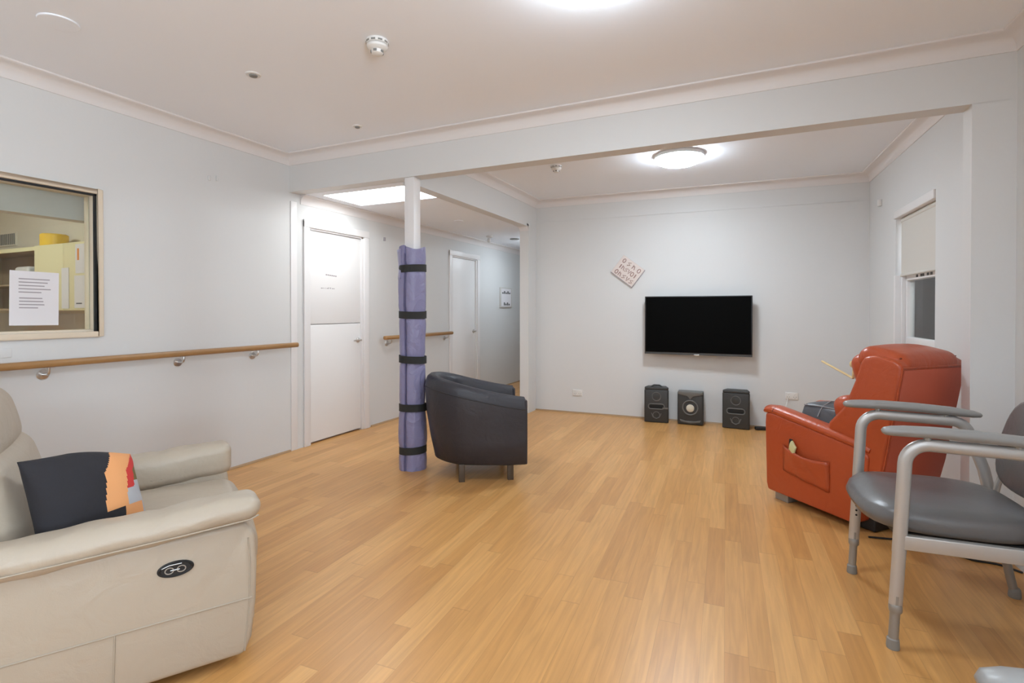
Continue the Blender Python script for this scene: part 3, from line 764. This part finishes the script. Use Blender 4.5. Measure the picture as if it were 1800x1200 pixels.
MB().rbox((.24, .66, .46), (-.76, WC / 2, .56), .09, 6, 8, puff=(.03, 0, 0), rot=RB).build('lumbar_cushion', M['cream'], cr, angle=70)
MB().rbox((.25, .68, .30), (-.855, WC / 2, .825), .10, 6, 8, puff=(.03, 0, .01), rot=RB).build('head_cushion', M['cream'], cr, angle=70)
MB().rbox((.16, .90, .80), (-.945, WC / 2, .56), .06, 5, 8, puff=(.02, 0, .02), rot=RB).build('back_shell', M['cream'], cr, angle=70)
for x in (-.9, -.2):
    for y in (.10, WC - .10): MB().lathe([(0, 0), (.022, 0), (.022, .05), (0, .05)], (x, y, 0), 14).build('foot', M['black'], cr)
bt = MB(); rings = []
for k, o in ((1, 0.002), (1, -.006), (.9, -.009), (.80, -.005), (0.01, -.005)): rings.append([(-.217 + .052 * k * math.cos(2 * PI * j / 32), o, .400 + .0255 * k * math.sin(2 * PI * j / 32)) for j in range(32)])
bt.loft(rings); bo = bt.build('recline_button', M['black'], cr)
e = MB()
for dx in (-.018, .016): e.tube([(-.217 + dx + .012 * math.cos(2 * PI * j / 16), -.006, .398 + .010 * math.sin(2 * PI * j / 16)) for j in range(16)], .0018, 6, loop=True)
e.tube([(-.257, -.006, .409), (-.235, -.007, .416), (-.2, -.007, .416)], .0016, 6); e.tube([(-.232, -.0065, .398), (-.206, -.0065, .398)], .0018, 6)
e.build('button_icons', M['silver'], bo)

# throw cushion leaning in the recliner
tp = thing('throw_cushion', 'black throw cushion with an apricot and red print on the cream recliner', 'cushion', (-2.045, 1.035, .462), 0)
tp.rotation_euler = (R(0), R(-20), R(6))
HW, HH = .172, .165
def pil(ufn, front=None):
    pass
NU = 72
def pv(u, v, sg):
    e_ = (1 - abs(u) ** 2.6) * (1 - abs(v) ** 2.6)
    pin = 1 - .06 * (1 - abs(u) ** 2) * abs(v) - .06 * (1 - abs(v) ** 2) * abs(u)
    t_ = .075 * max(0, e_) ** .5
    wob = .006 * noise.noise(Vector((u * 2.2, v * 2.2, sg)))
    sag = 1 - .30 * max(0, u + .2) ** 1.5 if v > 0 else 1
    return Vector((sg * (t_ + (wob if e_ > .02 else 0)), u * HW * pin, HH + v * HH * pin * sag))
def region(nm, test, m, sgs=(1,), off=0.):
    mb = MB()
    for sg in sgs:
        vs = []; fs = []
        for i in range(NU + 1):
            for j in range(NU + 1):
                u, v = -1 + 2 * i / NU, -1 + 2 * j / NU; p_ = pv(u, v, sg); p_.x += sg * off; vs.append(p_)
        for i in range(NU):
            for j in range(NU):
                u, v = -1 + 2 * (i + .5) / NU, -1 + 2 * (j + .5) / NU
                if test(u, v, sg): 
                    a = i * (NU + 1) + j; fs.append((a, a + NU + 1, a + NU + 2, a + 1))
        used = sorted({i for f in fs for i in f}); mp = {k: n for n, k in enumerate(used)}
        mb.add([vs[k] for k in used], [[mp[i] for i in f] for f in fs])
    return mb.build(nm, m, tp, angle=80)
def zone(u, v):
    # u to the left of the cushion's own front (towards its far side), v up
    a = .10 + .05 * math.sin(v * 5) + (.5 * max(0, v - .35) / .65)
    if v < -.5: a = .42
    elif v < -.25: a = .04
    if u < a: return 'k'
    if u < a + .46: return 'o'
    if v > -.15 and u < a + .66: return 'r'
    return 'g' if v < .0 else 'l'
Z = lambda c: (lambda u, v, sg: sg > 0 and zone(u, v) == c)
region('cover', lambda u, v, sg: sg < 0 or zone(u, v) == 'k', M['pil_black'], (1, -1))
region('apricot_print', Z('o'), M['pil_orange']); region('red_print', Z('r'), M['pil_red'])
region('grey_print', Z('g'), M['pil_grey']); region('olive_print', Z('l'), M['pil_olive'])

# ------------------------------------------------------------------ rust-red lift recliner (local x forward, y towards its left = near side)
rr_ = thing('lift_recliner', 'rust red vinyl recliner seen from behind with a side pocket', 'recliner', (.546, 3.468, 0), math.atan2(.694, -.72))
WR = .57
def rside(y0, y1, nm):
    P = [(.015, .062), (.05, .045), (.635, .055), (.648, .10), (.66, .50), (.655, .565), (.60, .575), (-.02, .475), (-.045, .44), (-.035, .34), (-.005, .16)]
    return MB().prism(P, y0, y1, 'y').build(nm, M['red'], rr_, bevel=.014, seg=4, angle=60)
rside(-.115, .0, 'near_side'); rside(-WR, -WR + .115, 'far_side')
for yc in (-.052, -WR + .052):
    pth = [(.672, yc, .573), (.655, yc, .588), (.60, yc, .590), (.45, yc, .567), (.20, yc, .527), (.02, yc, .497), (-.045, yc, .478)]
    MB().tube(pth, [.050, .062, .066, .066, .064, .062, .050], 18, [.018, .028, .032, .034, .034, .034, .026]).build('armrest', M['red'], rr_, angle=70)
    MB().tube([(.585, yc + .068 * math.cos(a), .583 + .034 * math.sin(a)) for a in [PI * i / 10 for i in range(11)]], .0035, 6).build('arm_piping', M['red_dark'], rr_)
MB().rbox((.60, .44, .14), (.32, -WR / 2, .40), .045, 4, 6, puff=(.01, 0, .025)).build('seat', M['red'], rr_, angle=70)
MB().rbox((.06, .44, .34), (.64, -WR / 2, .24), .028, 4, 6, puff=(.015, 0, 0)).build('footrest', M['red'], rr_, angle=70)
MB().box(.06, .60, -WR + .10, -.10, .02, .33).build('underframe', M['black'], rr_)
MB().box(-.02, .10, -WR + .16, -.09, .004, .09).build('rear_base', M['black'], rr_, bevel=.01)
MB().box(.50, .60, -.12, -.03, 0, .07).box(.5, .6, -WR + .03, -WR + .12, 0, .07).build_each('front_foot', M['alu_in'], rr_, bevel=.004)
bp = [(.02, .18), (-.065, .19), (-.115, .40), (-.165, .70), (-.207, .945), (-.20, .975), (-.165, .992), (-.06, 1.01), (-.005, 1.0), (.02, .96), (.05, .86), (.115, .70), (.215, .585), (.21, .54), (.15, .50), (.08, .46)]
MB().prism(bp, -WR + .01, -.012, 'y').build('back_rest', M['red'], rr_, bevel=.022, seg=4, angle=60)
# cloth rear panel standing just proud of the back
rp = [(-.074, .21), (-.119, .40), (-.170, .70), (-.212, .940), (-.200, .940), (-.155, .70), (-.05, .21)]
MB().prism(rp, -WR + .03, -.03, 'y').build('rear_panel', M['red_back'], rr_, bevel=.003)
pp = MB(); pp.tube([(-.208, -.018, .952), (-.208, -WR + .018, .952)], .006, 8); pp.tube([(-.208, -.018, .952), (-.168, -.016, .70), (-.116, -.016, .40), (-.075, -.018, .21)], .005, 8)
pp.build('back_piping', M['red'], rr_)
MB().rbox((.27, WR - .07, .13), (-.068, -WR / 2, .972), .06, 5, 8, puff=(.01, 0, .022), rot=Matrix.Rotation(R(-10), 3, 'Y')).build('head_pillow', M['red'], rr_, angle=70)
e = MB(); e.tube([(-.175, -.05, 1.0), (-.16, -WR / 2, 1.008), (-.175, -WR + .05, 1.0)], .004, 6); e.build('pillow_piping', M['red_dark'], rr_)
MB().rbox((.12, WR - .12, .22), (.05, -WR / 2, .90), .058, 5, 6, puff=(.02, 0, 0), rot=Matrix.Rotation(R(18), 3, 'Y')).build('head_roll', M['red'], rr_, angle=70)
MB().rbox((.14, WR - .16, .30), (.155, -WR / 2, .60), .06, 5, 6, puff=(.03, 0, 0), rot=Matrix.Rotation(R(16), 3, 'Y')).build('lumbar_pad', M['red'], rr_, angle=70)
# pocket
pk = MB(); rings = []
for i in range(13):
    u = i / 12; x = .185 + .325 * (1 - u); row = []
    for j in range(9):
        v = j / 8; z = .175 + (.21 - .03 * u) * v + .045 * (1 - u) * (1 - v)
        bul = .006 + .030 * math.sin(PI * u) ** .7 * (.25 + .75 * v) * (1 if v < .99 else .95) + .004 * math.sin(u * 15 + v * 6) * math.sin(PI * u)
        row.append((x, bul, z - .022 * math.sin(PI * u) * v))
    rings.append(row)
po = pk.loft(rings, closed=False, caps=False).build('side_pocket', M['red'], rr_, angle=70)
sd = po.modifiers.new('thick', 'SOLIDIFY'); sd.thickness = .006; sd.offset = -1
t = thing('snack_wrapper', 'crumpled yellow wrapper sticking out of the red recliner pocket', 'wrapper', (0, 0, 0))
t.location = Vector((.546, 3.468, 0)) + Matrix.Rotation(math.atan2(.694, -.72), 3, 'Z') @ Vector((.445, .018, .325)); t.rotation_euler = (0, R(-20), math.atan2(.694, -.72))
MB().rbox((.045, .012, .10), (0, 0, .045), .006, 2, 5, puff=(0, .006, 0), fn=lambda v: Vector((v.x * (1.2 - 3 * v.z), v.y + .006 * math.sin(v.z * 60), v.z + .012 * math.sin(v.x * 70)))).build('wrapper_body', M['packet'], t)
MB().rbox((.022, .012, .05), (.024, .002, .085), .005, 2, 3, rot=Matrix.Rotation(R(14), 3, 'Y')).build('dark_tip', M['black'], t)
# slate cushion on the red seat
sc_ = thing('loose_cushion', 'slate grey vinyl cushion with pale piping on the red recliner seat', 'cushion', (0, 0, 0))
sc_.location = Vector((.546, 3.468, 0)) + Matrix.Rotation(math.atan2(.694, -.72), 3, 'Z') @ Vector((.385, -.275, .52)); sc_.rotation_euler = (R(0), R(-6), math.atan2(.694, -.72))
def wed(v): return Vector((v.x, v.y * (1 - .3 * (v.z + .07) / .14), v.z * (1.0 - .5 * v.x)))
MB().rbox((.26, .30, .13), (0, 0, .055), .03, 4, 6, puff=(0, 0, .02), fn=wed).build('cover', M['cushion_g'], sc_, angle=60)
e = MB(); e.tube([(-.125, .085, .128), (0, .10, .124), (.12, .112, .105)], .0035, 6); e.tube([(0, -.12, .138), (.02, 0, .146), (0, .10, .124), (0, .135, .06)], .0035, 6); e.build('piping', M['cushion_p'], sc_)
# pale wooden stick sticking up beside the headrest
sk_ = thing('wooden_stick', 'pale wooden stick poking out beside the red headrest', 'stick', (.50, 4.02, .86))
MB().tube([(-.07, .15, .045), (.075, -.10, -.035)], .009, 8, .006).build('shaft', M['wood_pale'], sk_)
MB().rbox((.05, .05, .045), (.078, -.112, .055), .02, 3, 2).build('knob', M['wood_pale'], sk_)
MB().tube([(.075, -.10, -.03), (.078, -.112, .05)], .008, 8).build('link', M['wood_pale'], sk_)

# ------------------------------------------------------------------ grey visitor chairs (local x = backwards, y = towards the back wall)
def visitor_chair(loc, rz, lab):
    t = thing('visitor_chair', lab, 'chair', loc, rz, 'grey visitor chairs along the right wall')
    for sy in (-1, 1):
        y = sy * .2985
        pth = fillet([(.016, y, .36), (.036, y, .768), (.43, y, .756), (.50, y, .55), (.545, y, .33)], [.075, .07], 8)
        MB().tube(pth, .0235, 14, .0165).build('side_frame', M['alu'], t, angle=60)
        MB().tube([(.018, y, .39), (.006, y, .165)], .0225, 14, .016).build('front_leg', M['alu'], t)
        lg = MB().tube([(.008, y, .20), (-.001, y, .02)], .0165, 14).build('leg_extension', M['alu_in'], t)
        MB().lathe([(0, .138), (.0205, .138), (.022, .145), (.022, .16), (.0195, .167), (0, .167)], (.006, y, 0), 16).build('collar', M['alu_in'], lg)
        MB().lathe([(0, 0), (.021, 0), (.022, .006), (.020, .036), (.0165, .04), (0, .04)], (-.001, y, 0), 16).build('rubber_foot', M['rubber_g'], lg)
        h = MB()
        for k in range(3): h.lathe([(0, -.0012), (.0045, -.0012), (.0045, .0012), (0, .0012)], (.012, y - sy * .0165, .285 + k * .022), 10, 'y')
        h.build_each('adjustment_hole', M['hole'], t)
        MB().tube([(.538, y, .36), (.575, y, .19)], .0235, 14, .0165).build('rear_leg', M['alu'], t)
        l2 = MB().tube([(.57, y, .21), (.61, y, .02)], .0165, 14).build('leg_extension', M['alu_in'], t)
        MB().lathe([(0, 0), (.022, 0), (.023, .006), (.0205, .036), (.017, .042), (0, .042)], (.612, y, 0), 16).build('rubber_foot', M['rubber_g'], l2)
        xs = [-.040, -.032, -.01, .03, .12, .25, .38, .46, .485, .492]
        wd = [.012, .022, .028, .031, .032, .032, .030, .027, .020, .008]
        hh = [.007, .014, .018, .020, .021, .021, .020, .016, .011, .005]
        zs = [.806, .808, .810, .812, .813, .809, .801, .793, .790, .789]
        MB().tube([(x, y, z) for x, z in zip(xs, zs)], wd, 18, hh).build('armrest', M['arm_g'], t, angle=70)
        MB().tube([(.10, y, .76), (.10, y, .80)], .012, 10).tube([(.36, y, .755), (.36, y, .795)], .012, 10).build_each('arm_spacer', M['alu_in'], t)
        MB().box(.01, .53, y - .014, y + .014, .376, .428).build('seat_rail', M['alu'], t, bevel=.003)
    # seat: rounded in plan with a dropped front edge
    def plan(a):
        c, s__ = math.cos(a), math.sin(a); p = 3.4
        rr2 = (abs(c) ** p + abs(s__) ** p) ** (-1 / p); return rr2 * c, rr2 * s__
    rg = []
    for k, z in ((.90, .418), (.97, .424), (1.0, .445), (1.0, .470), (.975, .490), (.92, .502), (.75, .511), (.45, .517), (.02, .520)):
        row = []; z += .006
        for j in range(48):
            u, v = plan(2 * PI * j / 48); x = .215 + u * k * .285; 
            fx = max(0, (.06 - x) / .14); zz = z - .030 * fx ** 2 if z > .46 else z
            row.append((x, v * k * .285, zz))
        rg.append(row)
    MB().loft(rg).build('seat', M['vinyl_g'], t, angle=60)
    MB().box(.02, .50, -.25, .25, .40, .42).build('seat_pan', M['black'], t)
    def pl2(a):
        c, s__ = math.cos(a), math.sin(a); p = 4.2
        rr2 = (abs(c) ** p + abs(s__) ** p) ** (-1 / p); return rr2 * c, rr2 * s__
    rg = []
    for k, o in ((.93, .032), (.985, .026), (1.0, .010), (1.0, -.010), (.985, -.024), (.93, -.032), (.6, -.038), (.02, -.040)):
        row = []
        for j in range(48):
            u, v = pl2(2 * PI * j / 48); z = .70 + v * k * .20; y = u * k * (.278 - .05 * max(0, v))
            row.append((.535 + (z - .5) * .17 + o + .03 * (1 - (u * k) ** 2) , y, z))
        rg.append(row)
    MB().loft(rg).build('backrest', M['vinyl_g'], t, angle=60)
    for sy in (-1, 1):
        MB().tube([(.525, sy * .275, .41), (.535, sy * .26, .50), (.60, sy * .24, .72), (.625, sy * .22, .84)], .012, 10).build('back_upright', M['alu'], t)
    return t
vc = visitor_chair((.455, 2.655, 0), R(4.2), 'grey vinyl visitor chair with silver legs in front of the red recliner')
v2 = copy_tree(vc); v2.location = (.305, .515, 0); v2.rotation_euler = (0, 0, R(3)); v2['label'] = 'grey visitor chair cut off at the bottom right corner, only an arm showing'
tag(MB().tube(fillet([(.58, 3.44, .006), (.68, 3.46, .005), (.78, 3.50, .005), (.90, 3.42, .005), (1.0, 3.34, .005), (1.10, 3.34, .005), (1.17, 3.28, .005)], .06), .0055, 8).build('floor_cord', M['black']), 'black power cord trailing on the floor behind the visitor chair', 'cord')

# ------------------------------------------------------------------ added fill lamps, sky, camera
def area(name, loc, rot, sx, sy, e, col=(1, 1, 1)):
    l = bpy.data.lights.new(name, 'AREA'); l.shape = 'RECTANGLE'; l.size = sx; l.size_y = sy; l.energy = e; l.color = col
    o = bpy.data.objects.new(name, l); COL.objects.link(o); o.location = loc; o.rotation_euler = rot; return o
# unseen fill lamps added outside the right wall, aimed in through its opening
area('side_fill', (1.72, -1.2, 1.6), (R(92), 0, R(90)), 2.2, 1.3, 30, (.80, .94, 1.06))  # added lamp, brightens the left wall
area('upward_fill', (1.95, -1.2, .75), (R(128), 0, R(90)), 2.2, 1.0, 190, (.82, .955, 1.06))  # added lamp tilted up to brighten the ceiling
wd_ = bpy.data.worlds.new('World'); scene.world = wd_; wd_.use_nodes = True
bg = wd_.node_tree.nodes['Background']; bg.inputs[0].default_value = (.86, .92, 1, 1); bg.inputs[1].default_value = 1.7

cam = bpy.data.cameras.new('camera'); co = bpy.data.objects.new('camera', cam); COL.objects.link(co)
cam.sensor_width = 36; cam.lens = 920 / 1800 * 36; cam.shift_y = -(600 - 552.16) / 1800; cam.clip_start = .02
co.location = (0, 0, 1.26); co.rotation_euler = (R(90 - .502), 0, R(24.788))
scene.camera = co
scene.view_settings.view_transform = 'Standard'; scene.view_settings.look = 'None'
scene.view_settings.exposure = 0.40; scene.view_settings.gamma = 1
scene.cycles.use_denoising = True
scene.cycles.max_bounces = 10; scene.cycles.diffuse_bounces = 6; scene.cycles.transparent_max_bounces = 12
